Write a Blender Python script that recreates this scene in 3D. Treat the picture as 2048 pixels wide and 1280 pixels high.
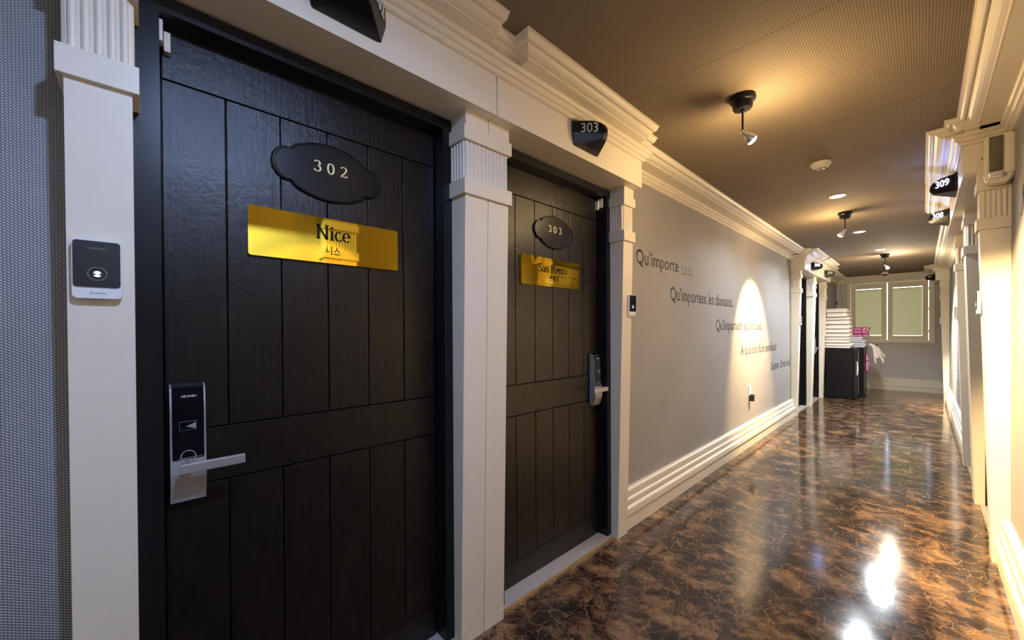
import bpy, bmesh, math, random
from mathutils import Vector, Matrix
random.seed(7)
PI = math.pi
scene = bpy.context.scene
for o in list(bpy.data.objects):
    bpy.data.objects.remove(o, do_unlink=True)
COL = scene.collection

# ------------------------------------------------------------------ camera
F_PX = 779.984
yaw, pit, rol = math.radians(46.5012), math.radians(-0.3645), math.radians(-0.32)
fw = Vector((-math.sin(yaw)*math.cos(pit), math.cos(yaw)*math.cos(pit), math.sin(pit)))
rt = Vector((math.cos(yaw), math.sin(yaw), 0)); up = rt.cross(fw)
r2 = rt*math.cos(rol) + up*math.sin(rol); u2 = -rt*math.sin(rol) + up*math.cos(rol)
cam_d = bpy.data.cameras.new('camera'); cam = bpy.data.objects.new('camera', cam_d); COL.objects.link(cam)
cam_d.sensor_width = 36.0; cam_d.lens = 36.0*F_PX/2048.0; cam_d.shift_y = 26.83/2048.0
cam_d.clip_start = 0.02
M = Matrix((r2, u2, -fw)).transposed().to_4x4(); M.translation = Vector((1.3699, 0, 1.3)); cam.matrix_world = M
scene.camera = cam

# ------------------------------------------------------------------ world, exposure
w = bpy.data.worlds.new('world'); scene.world = w; w.use_nodes = True
bg = w.node_tree.nodes['Background']
sky = w.node_tree.nodes.new('ShaderNodeTexSky'); sky.sky_type = 'NISHITA'; sky.sun_disc = False
sky.sun_elevation = math.radians(50)
w.node_tree.links.new(sky.outputs[0], bg.inputs[0]); bg.inputs[1].default_value = 1.0
vs = scene.view_settings; vs.view_transform = 'Standard'; vs.look = 'None'; vs.gamma = 1.0
vs.use_curve_mapping = False; vs.exposure = 0.25
scene.cycles.max_bounces = 10; scene.cycles.diffuse_bounces = 6; scene.cycles.glossy_bounces = 5
scene.cycles.sample_clamp_indirect = 6.0

WARM, COOL = (1.0, 0.69, 0.33), (0.84, 0.91, 1.0)
# spotlights:     x      y     aim target                     power
SPOTS = [(0.800, 0.860, (1.70, 0.95, 1.30), 90, WARM), (0.754, 2.168, (1.70, 2.90, 1.05), 1000, WARM),
         (0.840, 5.040, (0.0, 5.14, 1.17), 650, WARM), (0.967, 8.290, (1.70, 8.95, 1.15), 1250, (1.0, 0.82, 0.58))]
# recessed downlights
LEDS = [(1.28, 0.27, 28), (0.86, 4.363, 18), (0.85, 6.159, 30), (0.94, 7.767, 58), (0.93, -1.5, 4)]
NEAR_LED = (0.40, 0.56, 1.0)
SIGN_BLUE = (0.28, 0.42, 1.0)

# ------------------------------------------------------------------ dimensions
W = 1.70; H = 2.45; YE = 11.60; YB = -2.6
ZH = 2.18; XH = 0.172

# ------------------------------------------------------------------ materials
def newmat(name):
    m = bpy.data.materials.new(name); m.use_nodes = True
    nt = m.node_tree; b = nt.nodes['Principled BSDF']
    return m, nt, b
def plain(name, col, rough=0.5, metal=0.0, noise=0.0, scale=40, bump=0.0, coat=0.0, spec=0.5):
    m, nt, b = newmat(name)
    b.inputs['Base Color'].default_value = (*col, 1); b.inputs['Roughness'].default_value = rough
    b.inputs['Metallic'].default_value = metal; b.inputs['Coat Weight'].default_value = coat
    b.inputs['Specular IOR Level'].default_value = spec
    tc = nt.nodes.new('ShaderNodeTexCoord'); n = nt.nodes.new('ShaderNodeTexNoise'); n.inputs['Scale'].default_value = scale
    n.inputs['Detail'].default_value = 4
    nt.links.new(tc.outputs['Object'], n.inputs['Vector'])
    if noise:
        mx = nt.nodes.new('ShaderNodeMix'); mx.data_type = 'RGBA'
        mx.inputs[6].default_value = (*[c*(1-noise) for c in col], 1); mx.inputs[7].default_value = (*[min(1, c*(1+noise)) for c in col], 1)
        nt.links.new(n.outputs[0], mx.inputs[0]); nt.links.new(mx.outputs[2], b.inputs['Base Color'])
    if bump:
        bp = nt.nodes.new('ShaderNodeBump'); bp.inputs['Strength'].default_value = bump; bp.inputs['Distance'].default_value = 0.002
        nt.links.new(n.outputs[0], bp.inputs['Height']); nt.links.new(bp.outputs[0], b.inputs['Normal'])
    return m
def emit(name, col, s):
    m, nt, b = newmat(name)
    b.inputs['Base Color'].default_value = (*col, 1)
    b.inputs['Emission Color'].default_value = (*col, 1); b.inputs['Emission Strength'].default_value = s
    return m
def mathn(nt, op, a, b=None, c=None):
    n = nt.nodes.new('ShaderNodeMath'); n.operation = op
    for i, v in enumerate((a, b, c)):
        if v is None: continue
        if isinstance(v, (int, float)): n.inputs[i].default_value = v
        else: nt.links.new(v, n.inputs[i])
    return n.outputs[0]
def weave(name, dark, light, axis, pu=0.0085, pv=0.0062, bump=0.5, rough=0.6, seam=None):
    """woven vinyl wallpaper: slanted dashes; axis = the two in-plane coordinates"""
    m, nt, b = newmat(name)
    tc = nt.nodes.new('ShaderNodeTexCoord'); sp = nt.nodes.new('ShaderNodeSeparateXYZ')
    nt.links.new(tc.outputs['Object'], sp.inputs[0])
    U = sp.outputs['XYZ'.index(axis[0])]; V = sp.outputs['XYZ'.index(axis[1])]
    u = mathn(nt, 'MULTIPLY', U, 2*PI/pu); v = mathn(nt, 'MULTIPLY', V, 2*PI/pv)
    sh = mathn(nt, 'MULTIPLY', U, 2*PI/pu*0.5)
    cell = mathn(nt, 'FLOOR', mathn(nt, 'DIVIDE', U, pu))
    fr = mathn(nt, 'FRACT', mathn(nt, 'DIVIDE', U, pu))
    s1 = mathn(nt, 'SINE', mathn(nt, 'ADD', v, mathn(nt, 'ADD', mathn(nt, 'MULTIPLY', fr, 2.2), mathn(nt, 'MULTIPLY', cell, PI))))
    s2 = mathn(nt, 'SINE', mathn(nt, 'MULTIPLY', fr, PI))
    h = mathn(nt, 'MULTIPLY', mathn(nt, 'MULTIPLY_ADD', s1, 0.5, 0.5), mathn(nt, 'POWER', s2, 0.6))
    ns = nt.nodes.new('ShaderNodeTexNoise'); ns.inputs['Scale'].default_value = 2.2
    nt.links.new(tc.outputs['Object'], ns.inputs['Vector'])
    mx = nt.nodes.new('ShaderNodeMix'); mx.data_type = 'RGBA'
    mx.inputs[6].default_value = (*dark, 1); mx.inputs[7].default_value = (*light, 1)
    nt.links.new(h, mx.inputs[0])
    m2 = nt.nodes.new('ShaderNodeMix'); m2.data_type = 'RGBA'; m2.blend_type = 'MULTIPLY'
    m2.inputs[0].default_value = 0.25
    nt.links.new(mx.outputs[2], m2.inputs[6]); nt.links.new(ns.outputs[0], m2.inputs[7])
    out = m2.outputs[2]
    if seam:   # butt joints of the paper rolls
        ax, pitch, off = seam
        S = sp.outputs['XYZ'.index(ax)]
        f = mathn(nt, 'FRACT', mathn(nt, 'DIVIDE', mathn(nt, 'ADD', S, off), pitch))
        g = mathn(nt, 'LESS_THAN', f, 0.004)
        m3 = nt.nodes.new('ShaderNodeMix'); m3.data_type = 'RGBA'
        m3.inputs[7].default_value = (*[c*0.5 for c in dark], 1)
        nt.links.new(mathn(nt, 'MULTIPLY', g, 0.7), m3.inputs[0]); nt.links.new(out, m3.inputs[6]); out = m3.outputs[2]
    nt.links.new(out, b.inputs['Base Color'])
    b.inputs['Roughness'].default_value = rough
    bp = nt.nodes.new('ShaderNodeBump'); bp.inputs['Strength'].default_value = bump; bp.inputs['Distance'].default_value = 0.0015
    nt.links.new(h, bp.inputs['Height']); nt.links.new(bp.outputs[0], b.inputs['Normal'])
    return m

MAT = {}
MAT['paint'] = plain('cream_paint', (0.79, 0.715, 0.57), 0.42, noise=0.03, scale=30, bump=0.12)
MAT['paint_wall'] = plain('cream_wall_paint', (0.79, 0.715, 0.57), 0.55, noise=0.03, scale=60, bump=0.2)
MAT['wp_left'] = weave('grey_wallpaper', (0.13, 0.125, 0.13), (0.76, 0.73, 0.69), 'YZ', pu=.0053, pv=.0061)
MAT['wp_end'] = weave('grey_wallpaper_end', (0.55, 0.53, 0.51), (0.80, 0.77, 0.73), 'XZ')
MAT['wp_ceil'] = weave('taupe_wallpaper_ceiling', (0.07, 0.052, 0.034), (0.44, 0.34, 0.23), 'XY', pu=0.0085, pv=0.0075, seam=('Y', 1.02, 0.26), rough=0.85)
MAT['black'] = plain('black_gloss', (0.008, 0.008, 0.009), 0.3, noise=0.1, spec=.28)
MAT['black_matt'] = plain('black_matt', (0.015, 0.014, 0.014), 0.5, bump=0.1)
MAT['glass_black'] = plain('black_glass', (0.006, 0.006, 0.008), 0.06, coat=0.5)
MAT['silver'] = plain('brushed_silver', (0.62, 0.61, 0.60), 0.35, metal=0.7, noise=0.04, scale=200)
MAT['chrome'] = plain('chrome', (0.85, 0.83, 0.8), 0.12, metal=1.0)
MAT['gold'] = plain('gold_mirror', (1.0, 0.70, 0.06), 0.03, metal=1.0)
MAT['gold_ink'] = plain('gold_digits', (0.93, 0.80, 0.42), 0.45, metal=0.15)
MAT['ink'] = plain('dark_ink', (0.010, 0.008, 0.004), 0.6, spec=.15)
MAT['vinyl'] = plain('grey_vinyl_lettering', (0.045, 0.04, 0.045), 0.5, spec=.3)
MAT['vinyl_faded'] = plain('worn_vinyl_lettering', (0.24, 0.22, 0.22), 0.4)
MAT['white_print'] = plain('white_print', (0.75, 0.75, 0.78), 0.5)
MAT['grey_print'] = plain('grey_print', (0.62, 0.60, 0.57), 0.5)
MAT['dim_print'] = plain('dim_print', (0.25, 0.28, 0.28), 0.5)
MAT['led_digits'] = emit('lit_digits', (0.80, 0.82, 1.0), 3.0)
MAT['led_icon'] = emit('lit_icon', (0.55, 0.65, 1.0), 3.0)
MAT['bulb'] = emit('warm_bulb', (1.0, 0.85, 0.6), 30)
MAT['bulb_cool'] = emit('cool_bulb', (0.85, 0.92, 1.0), 24)
MAT['led'] = emit('cool_diffuser', (0.80, 0.90, 1.0), 14)
MAT['cream_plastic'] = plain('cream_plastic', (0.78, 0.72, 0.58), 0.4)
MAT['white_plastic'] = plain('white_plastic', (0.80, 0.79, 0.76), 0.4)
MAT['stone'] = plain('threshold_stone', (0.42, 0.40, 0.38), 0.2, noise=0.12, scale=60)
MAT['towel'] = plain('white_terry_cloth', (0.80, 0.75, 0.68), 0.95, noise=0.06, scale=120, bump=0.8)
MAT['sheet'] = plain('white_sheet', (0.80, 0.83, 0.88), 0.9, noise=0.05, scale=60, bump=0.5)
def translucent(name, col, k):
    m, nt, b = newmat(name); b.inputs['Base Color'].default_value = (*col, 1); b.inputs['Roughness'].default_value = .5
    t = nt.nodes.new('ShaderNodeBsdfTranslucent'); t.inputs[0].default_value = (*col, 1)
    mx = nt.nodes.new('ShaderNodeMixShader'); mx.inputs[0].default_value = k
    nt.links.new(b.outputs[0], mx.inputs[1]); nt.links.new(t.outputs[0], mx.inputs[2]); nt.links.new(mx.outputs[0], nt.nodes['Material Output'].inputs[0])
    return m
MAT['shutter'] = plain('pale_green_shutter', (0.76, 0.74, 0.53), 0.5, noise=0.03)
MAT['blind'] = translucent('pale_green_slats', (0.78, 0.76, 0.54), 0.10)
MAT['glass_dark'] = plain('tinted_mirror_glass', (0.16, 0.15, 0.12), 0.08, metal=0.6)

def wood_mat():
    m, nt, b = newmat('black_stained_wood')
    tc = nt.nodes.new('ShaderNodeTexCoord'); mp = nt.nodes.new('ShaderNodeMapping'); mp.inputs['Scale'].default_value = (6, 14, 1.1)
    nt.links.new(tc.outputs['Object'], mp.inputs[0])
    n = nt.nodes.new('ShaderNodeTexNoise'); n.inputs['Scale'].default_value = 6; n.inputs['Detail'].default_value = 8; n.inputs['Roughness'].default_value = 0.65
    nt.links.new(mp.outputs[0], n.inputs[0])
    n2 = nt.nodes.new('ShaderNodeTexNoise'); n2.inputs['Scale'].default_value = 45; n2.inputs['Detail'].default_value = 6; n2.inputs['Roughness'].default_value = 0.7
    nt.links.new(tc.outputs['Object'], n2.inputs[0])
    n3 = nt.nodes.new('ShaderNodeTexNoise'); n3.inputs['Scale'].default_value = 3.0; n3.inputs['Detail'].default_value = 3
    nt.links.new(tc.outputs['Object'], n3.inputs[0])
    cr = nt.nodes.new('ShaderNodeValToRGB'); cr.color_ramp.elements[0].position = 0.35; cr.color_ramp.elements[1].position = 0.7
    cr.color_ramp.elements[0].color = (0.004, 0.0037, 0.004, 1); cr.color_ramp.elements[1].color = (0.014, 0.010, 0.008, 1)
    nt.links.new(n.outputs[0], cr.inputs[0]); nt.links.new(cr.outputs[0], b.inputs['Base Color'])
    rr = nt.nodes.new('ShaderNodeMapRange'); rr.inputs[1].default_value = 0.3; rr.inputs[2].default_value = 0.7
    rr.inputs[3].default_value = 0.25; rr.inputs[4].default_value = 0.34
    nt.links.new(n3.outputs[0], rr.inputs[0]); nt.links.new(rr.outputs[0], b.inputs['Roughness'])
    hs = mathn(nt, 'ADD', mathn(nt, 'MULTIPLY', n.outputs[0], 0.6), mathn(nt, 'MULTIPLY', n2.outputs[0], 0.7))
    bp = nt.nodes.new('ShaderNodeBump'); bp.inputs['Strength'].default_value = 0.55; bp.inputs['Distance'].default_value = 0.0035
    nt.links.new(hs, bp.inputs['Height']); nt.links.new(bp.outputs[0], b.inputs['Normal'])
    b.inputs['Specular IOR Level'].default_value = 0.42
    return m
MAT['wood'] = wood_mat()

def floor_mat():
    m, nt, b = newmat('brown_marble_tiles')
    tc = nt.nodes.new('ShaderNodeTexCoord'); sp = nt.nodes.new('ShaderNodeSeparateXYZ'); nt.links.new(tc.outputs['Object'], sp.inputs[0])
    X, Y = sp.outputs[0], sp.outputs[1]
    TX, TY = 0.506, 0.575
    cx = mathn(nt, 'DIVIDE', mathn(nt, 'SUBTRACT', X, 0.268), TX); ix = mathn(nt, 'FLOOR', cx); fx = mathn(nt, 'FRACT', cx)
    offs = mathn(nt, 'MULTIPLY', mathn(nt, 'MODULO', mathn(nt, 'ADD', ix, 10), 2), 0.5)
    cy = mathn(nt, 'ADD', mathn(nt, 'DIVIDE', mathn(nt, 'SUBTRACT', Y, 2.47), TY), offs); iy = mathn(nt, 'FLOOR', cy); fy = mathn(nt, 'FRACT', cy)
    gx = mathn(nt, 'LESS_THAN', mathn(nt, 'MULTIPLY', mathn(nt, 'MINIMUM', fx, mathn(nt, 'SUBTRACT', 1.0, fx)), TX), 0.0011)
    gy = mathn(nt, 'LESS_THAN', mathn(nt, 'MULTIPLY', mathn(nt, 'MINIMUM', fy, mathn(nt, 'SUBTRACT', 1.0, fy)), TY), 0.0011)
    grout = mathn(nt, 'MAXIMUM', gx, gy)
    # every tile is cut from another piece of stone
    cmb = nt.nodes.new('ShaderNodeCombineXYZ'); nt.links.new(mathn(nt, 'MULTIPLY', ix, 3.7), cmb.inputs[0]); nt.links.new(mathn(nt, 'MULTIPLY', iy, 5.3), cmb.inputs[1])
    va = nt.nodes.new('ShaderNodeVectorMath'); va.operation = 'ADD'; nt.links.new(tc.outputs['Object'], va.inputs[0]); nt.links.new(cmb.outputs[0], va.inputs[1])
    wn = nt.nodes.new('ShaderNodeTexNoise'); wn.inputs['Scale'].default_value = 5; wn.inputs['Detail'].default_value = 5
    nt.links.new(va.outputs[0], wn.inputs[0])
    vs_ = nt.nodes.new('ShaderNodeVectorMath'); vs_.operation = 'MULTIPLY_ADD'
    nt.links.new(wn.outputs['Color'], vs_.inputs[0]); vs_.inputs[1].default_value = (0.22, 0.22, 0.3); nt.links.new(va.outputs[0], vs_.inputs[2])
    P = vs_.outputs[0]
    def vor(scale):
        v = nt.nodes.new('ShaderNodeTexVoronoi'); v.feature = 'DISTANCE_TO_EDGE'; v.inputs['Scale'].default_value = scale
        nt.links.new(P, v.inputs['Vector']); return v.outputs['Distance']
    v1 = vor(9); v2 = vor(22)
    c1 = mathn(nt, 'SUBTRACT', 1.0, mathn(nt, 'SMOOTH_MIN', mathn(nt, 'DIVIDE', v1, 0.022), 1.0, 0.2))
    c2 = mathn(nt, 'MULTIPLY', mathn(nt, 'SUBTRACT', 1.0, mathn(nt, 'MINIMUM', mathn(nt, 'DIVIDE', v2, 0.03), 1.0)), 0.45)
    cl = nt.nodes.new('ShaderNodeTexNoise'); cl.inputs['Scale'].default_value = 6.0; cl.inputs['Detail'].default_value = 9; cl.inputs['Roughness'].default_value = 0.72
    nt.links.new(P, cl.inputs[0])
    cr = nt.nodes.new('ShaderNodeValToRGB')
    e = cr.color_ramp.elements; e[0].position = 0.40; e[0].color = (0.014, 0.009, 0.008, 1); e[1].position = 0.70; e[1].color = (0.36, 0.205, 0.095, 1)
    x = e.new(0.48); x.color = (0.040, 0.023, 0.016, 1); x = e.new(0.56); x.color = (0.15, 0.084, 0.043, 1)
    nt.links.new(cl.outputs[0], cr.inputs[0])
    vm = nt.nodes.new('ShaderNodeMix'); vm.data_type = 'RGBA'; vm.inputs[7].default_value = (0.50, 0.31, 0.16, 1)
    pn = nt.nodes.new('ShaderNodeTexNoise'); pn.inputs['Scale'].default_value = 4; nt.links.new(va.outputs[0], pn.inputs[0])
    amt = mathn(nt, 'MULTIPLY', mathn(nt, 'MAXIMUM', c1, c2), mathn(nt, 'MULTIPLY', pn.outputs[0], .9))
    nt.links.new(mathn(nt, 'MAXIMUM', mathn(nt, 'MINIMUM', amt, 1.0), 0.0), vm.inputs[0]); nt.links.new(cr.outputs[0], vm.inputs[6])
    gm = nt.nodes.new('ShaderNodeMix'); gm.data_type = 'RGBA'; gm.inputs[7].default_value = (0.012, 0.009, 0.008, 1)
    nt.links.new(grout, gm.inputs[0]); nt.links.new(vm.outputs[2], gm.inputs[6]); nt.links.new(gm.outputs[2], b.inputs['Base Color'])
    ro = nt.nodes.new('ShaderNodeTexNoise'); ro.inputs['Scale'].default_value = 9; ro.inputs['Detail'].default_value = 6; nt.links.new(tc.outputs['Object'], ro.inputs[0])
    mr = nt.nodes.new('ShaderNodeMapRange'); mr.inputs[3].default_value = 0.07; mr.inputs[4].default_value = 0.17; nt.links.new(ro.outputs[0], mr.inputs[0])
    nt.links.new(mr.outputs[0], b.inputs['Roughness'])
    bn = nt.nodes.new('ShaderNodeTexNoise'); bn.inputs['Scale'].default_value = 25; bn.inputs['Detail'].default_value = 3; nt.links.new(tc.outputs['Object'], bn.inputs[0])
    hh = mathn(nt, 'SUBTRACT', mathn(nt, 'MULTIPLY', bn.outputs[0], 0.35), grout)
    bp = nt.nodes.new('ShaderNodeBump'); bp.inputs['Strength'].default_value = 0.12; bp.inputs['Distance'].default_value = 0.002
    nt.links.new(hh, bp.inputs['Height']); nt.links.new(bp.outputs[0], b.inputs['Normal'])
    b.inputs['Specular IOR Level'].default_value = 0.5
    return m
MAT['floor'] = floor_mat()

def pink_mat():
    m, nt, b = newmat('magenta_floral_cloth')
    tc = nt.nodes.new('ShaderNodeTexCoord'); wv = nt.nodes.new('ShaderNodeTexWave'); wv.inputs['Scale'].default_value = 6
    wv.inputs['Distortion'].default_value = 14; wv.inputs['Detail'].default_value = 2; wv.inputs['Detail Scale'].default_value = 1.2
    nt.links.new(tc.outputs['Object'], wv.inputs[0])
    cr = nt.nodes.new('ShaderNodeValToRGB'); cr.color_ramp.elements[0].position = 0.55; cr.color_ramp.elements[1].position = 0.7
    cr.color_ramp.elements[0].color = (0.42, 0.06, 0.22, 1); cr.color_ramp.elements[1].color = (0.80, 0.42, 0.60, 1)
    nt.links.new(wv.outputs[0], cr.inputs[0]); nt.links.new(cr.outputs[0], b.inputs['Base Color']); b.inputs['Roughness'].default_value = 0.9
    return m
MAT['pink'] = pink_mat()

# ------------------------------------------------------------------ mesh helpers
def box(bm, x0, x1, y0, y1, z0, z1, bev=0.0):
    vs = [bm.verts.new(c) for c in ((x0, y0, z0), (x1, y0, z0), (x1, y1, z0), (x0, y1, z0), (x0, y0, z1), (x1, y0, z1), (x1, y1, z1), (x0, y1, z1))]
    fs = [bm.faces.new([vs[i] for i in f]) for f in ((0, 3, 2, 1), (4, 5, 6, 7), (0, 1, 5, 4), (1, 2, 6, 5), (2, 3, 7, 6), (3, 0, 4, 7))]
    if bev:
        es = list({e for f in fs for e in f.edges})
        bmesh.ops.bevel(bm, geom=es, offset=bev, segments=2, affect='EDGES', profile=0.6)
def prism(bm, poly, axis, a0, a1):
    """poly in the two other axes (in xyz order), extruded along axis"""
    def mk(p, a):
        if axis == 'y': return (p[0], a, p[1])
        if axis == 'x': return (a, p[0], p[1])
        return (p[0], p[1], a)
    A = [bm.verts.new(mk(p, a0)) for p in poly]; B = [bm.verts.new(mk(p, a1)) for p in poly]
    n = len(poly)
    bm.faces.new(A); bm.faces.new(B[::-1])
    for i in range(n): bm.faces.new((A[i], B[i], B[(i+1) % n], A[(i+1) % n]))
def rings(bm, rs, closed=False, cap=True):
    R = [[bm.verts.new(p) for p in r] for r in rs]
    n = len(R[0]); m = len(R)
    for i in range(m if closed else m-1):
        a, b = R[i], R[(i+1) % m]
        for j in range(n): bm.faces.new((a[j], a[(j+1) % n], b[(j+1) % n], b[j]))
    if cap and not closed:
        bm.faces.new(R[0][::-1]); bm.faces.new(R[-1])
def lathe(bm, prof, c=(0, 0, 0), seg=24, rot=None):
    rs = []
    for r, z in prof:
        r = max(r, 1e-5)
        ring = []
        for k in range(seg):
            a = 2*PI*k/seg; v = Vector((r*math.cos(a), r*math.sin(a), z))
            if rot is not None: v = rot @ v
            ring.append(v + Vector(c))
        rs.append(ring)
    rings(bm, rs)
def tube(bm, pts, rad, seg=10):
    pts = [Vector(p) for p in pts]; rs = []
    for i, p in enumerate(pts):
        t = (pts[min(i+1, len(pts)-1)] - pts[max(i-1, 0)]).normalized()
        a = t.cross(Vector((0.31, 0.2, 0.93)));
        if a.length < 1e-3: a = t.cross(Vector((1, 0, 0)))
        a.normalize(); b = t.cross(a)
        r = rad[i] if isinstance(rad, (list, tuple)) else rad
        rs.append([p + r*(a*math.cos(2*PI*k/seg) + b*math.sin(2*PI*k/seg)) for k in range(seg)])
    rings(bm, rs)
def rrect(w_, h_, r, n=6, cx=0, cy=0):
    out = []
    for sx, sy, a0 in ((1, 1, 0), (-1, 1, PI/2), (-1, -1, PI), (1, -1, 1.5*PI)):
        for k in range(n+1):
            a = a0 + PI/2*k/n
            out.append((cx + sx*(w_/2-r) + r*math.cos(a), cy + sy*(h_/2-r) + r*math.sin(a)))
    return out

def link(name, bm, mat, parent=None, smooth=False, tf=None, origin=None):
    if tf is not None:
        for v in bm.verts: v.co = Vector(tf(*v.co))
    if origin is not None:
        for v in bm.verts: v.co -= Vector(origin)
    bmesh.ops.recalc_face_normals(bm, faces=bm.faces[:])
    me = bpy.data.meshes.new(name); bm.to_mesh(me); bm.free()
    me.materials.append(MAT[mat] if isinstance(mat, str) else mat)
    if smooth:
        me.shade_smooth()
        try: me.set_sharp_from_angle(angle=math.radians(40))
        except Exception: pass
    o = bpy.data.objects.new(name, me); COL.objects.link(o)
    if parent is not None: o.parent = parent
    elif origin is not None: o.location = origin
    return o
def tag(o, label=None, cat=None, group=None, kind=None):
    if label: o['label'] = label
    if cat: o['category'] = cat
    if group: o['group'] = group
    if kind: o['kind'] = kind
    return o
def empty(name, loc=(0, 0, 0), rz=0.0):
    o = bpy.data.objects.new(name, None); COL.objects.link(o); o.location = loc; o.rotation_euler = (0, 0, rz)
    o.empty_display_size = 0.05
    return o
def copy_tree(o, parent=None):
    c = o.copy(); COL.objects.link(c)
    if parent is not None: c.parent = parent
    for ch in [x for x in bpy.data.objects if x.parent == o and x.type != 'LIGHT']: copy_tree(ch, c)
    return c
LEFT = lambda o, y, z: (o, y, z)
RIGHT = lambda o, y, z: (W-o, y, z)

# text from Blender's built-in font, fitted into a rectangle of the (u, v) plane
def text_bm(s, u0, u1, v0, v1, depth=0.0006, bold=0.0):
    cu = bpy.data.curves.new('t', 'FONT'); cu.body = s; cu.size = 1; cu.resolution_u = 4; cu.offset = bold
    ob = bpy.data.objects.new('t', cu); COL.objects.link(ob)
    dg = bpy.context.evaluated_depsgraph_get(); dg.update()
    me = ob.evaluated_get(dg).to_mesh()
    bm = bmesh.new(); bm.from_mesh(me); ob.evaluated_get(dg).to_mesh_clear()
    bpy.data.objects.remove(ob, do_unlink=True); bpy.data.curves.remove(cu)
    xs = [v.co.x for v in bm.verts]; ys = [v.co.y for v in bm.verts]
    a, b, c, d = min(xs), max(xs), min(ys), max(ys)
    for v in bm.verts:
        v.co = Vector((u0 + (v.co.x-a)/(b-a)*(u1-u0), v0 + (v.co.y-c)/(d-c)*(v1-v0), 0))
    r = bmesh.ops.extrude_face_region(bm, geom=bm.faces[:])
    for e in r['geom']:
        if isinstance(e, bmesh.types.BMVert): e.co.z += depth
    return bm
# serif glyphs drawn with a broad pen (thick uprights, thin horizontals)
def pen(bm, pts, thick, thin, depth=0.0008):
    n = len(pts); L = []; R = []
    for i in range(n):
        p = Vector(pts[i]); t = (Vector(pts[min(i+1, n-1)]) - Vector(pts[max(i-1, 0)]));
        t = t.normalized() if t.length > 1e-9 else Vector((1, 0))
        wd = thin + (thick-thin)*abs(t.y)**1.4
        nn = Vector((-t.y, t.x))*wd/2
        L.append(p+nn); R.append(p-nn)
    for i in range(n-1):
        q = [L[i], L[i+1], R[i+1], R[i]]
        A = [bm.verts.new((v.x, v.y, 0)) for v in q]; B = [bm.verts.new((v.x, v.y, depth)) for v in q]
        try:
            bm.faces.new(B); bm.faces.new(A[::-1])
            for k in range(4): bm.faces.new((A[k], A[(k+1) % 4], B[(k+1) % 4], B[k]))
        except ValueError: pass
def arc(cx, cy, rx, ry, a0, a1, n=16):
    return [(cx+rx*math.cos(math.radians(a0+(a1-a0)*k/n)), cy+ry*math.sin(math.radians(a0+(a1-a0)*k/n))) for k in range(n+1)]
GLY = {
 '3': (0.56, [arc(.25, .76, .20, .22, 150, -75), arc(.25, .27, .25, .27, 80, -150), [(.02, .17), (.07, .12)], [(.05, .84), (.11, .88)]]),
 '0': (0.62, [arc(.29, .5, .25, .49, 0, 360, 28)]),
 '2': (0.58, [arc(.27, .76, .22, .23, 160, -25) + [(.38, .48), (.20, .24), (.03, .04)], [(.02, .035), (.50, .035)], [(.02, .075), (.50, .075)], [(.50, .03), (.54, .20)]]),
 'N': (0.88, [[(.12, 0), (.12, 1)], [(.08, 1.0), (.68, 0)], [(.68, 0), (.68, 1)], [(0, .02), (.25, .02)], [(0, .98), (.16, .98)], [(.55, .98), (.80, .98)]]),
 'i': (0.34, [[(.15, 0), (.15, .64)], [(.02, .02), (.28, .02)], [(.03, .62), (.15, .62)], arc(.15, .86, .035, .035, 0, 360, 10)]),
 'c': (0.52, [arc(.27, .32, .22, .31, 50, 320, 20)]),
 'e': (0.54, [arc(.27, .32, .22, .31, 0, 318, 22), [(.07, .35), (.48, .35)]]),
 'S': (0.60, [arc(.27, .75, .20, .22, 40, 260, 16) + arc(.27, .27, .23, .25, 80, -140, 16), [(.45, .82), (.45, 1.0)], [(.05, .0), (.05, .2)]]),
 'a': (0.52, [arc(.22, .44, .15, .18, 160, 20, 8) + [(.38, .4), (.38, .04), (.46, .02)], arc(.20, .17, .17, .16, 60, 330, 14)]),
 'n': (0.62, [[(.12, 0), (.12, .64)], arc(.29, .42, .17, .21, 170, 0, 10) + [(.46, 0)], [(0, .02), (.24, .02)], [(.34, .02), (.58, .02)], [(.01, .62), (.12, .62)]]),
 'R': (0.74, [[(.14, 0), (.14, 1)], [(.14, .97), (.34, .97)] + arc(.34, .74, .20, .23, 90, -90, 12) + [(.14, .51)], [(.34, .5), (.66, .02)], [(.02, .02), (.27, .02)], [(.02, .98), (.14, .98)], [(.58, .02), (.72, .02)]]),
 'm': (0.92, [[(.12, 0), (.12, .64)], arc(.27, .42, .15, .21, 170, 0, 8) + [(.42, 0)], arc(.57, .42, .15, .21, 170, 0, 8) + [(.72, 0)], [(0, .02), (.23, .02)], [(.32, .02), (.52, .02)], [(.62, .02), (.84, .02)], [(.01, .62), (.12, .62)]]),
 'o': (0.56, [arc(.27, .32, .23, .31, 0, 360, 24)]),
 ' ': (0.30, []),
}
def serif_bm(s, u0, u1, v0, v1, track=0.0, thick=0.11, thin=0.045, depth=0.0008):
    tot = sum(GLY[c][0] for c in s) + track*(len(s)-1)
    bm = bmesh.new(); x = 0; sx = (u1-u0)/tot; sy = (v1-v0)
    for c in s:
        wd, st = GLY[c]
        for pts in st:
            pen(bm, [((x+p[0]), p[1]*sy/sx) for p in pts], thick*sy/sx, thin*sy/sx, depth/sx)
        x += wd + track
    for v in bm.verts: v.co = Vector((u0+v.co.x*sx, v0+v.co.y*sx, v.co.z*sx))
    return bm

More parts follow.
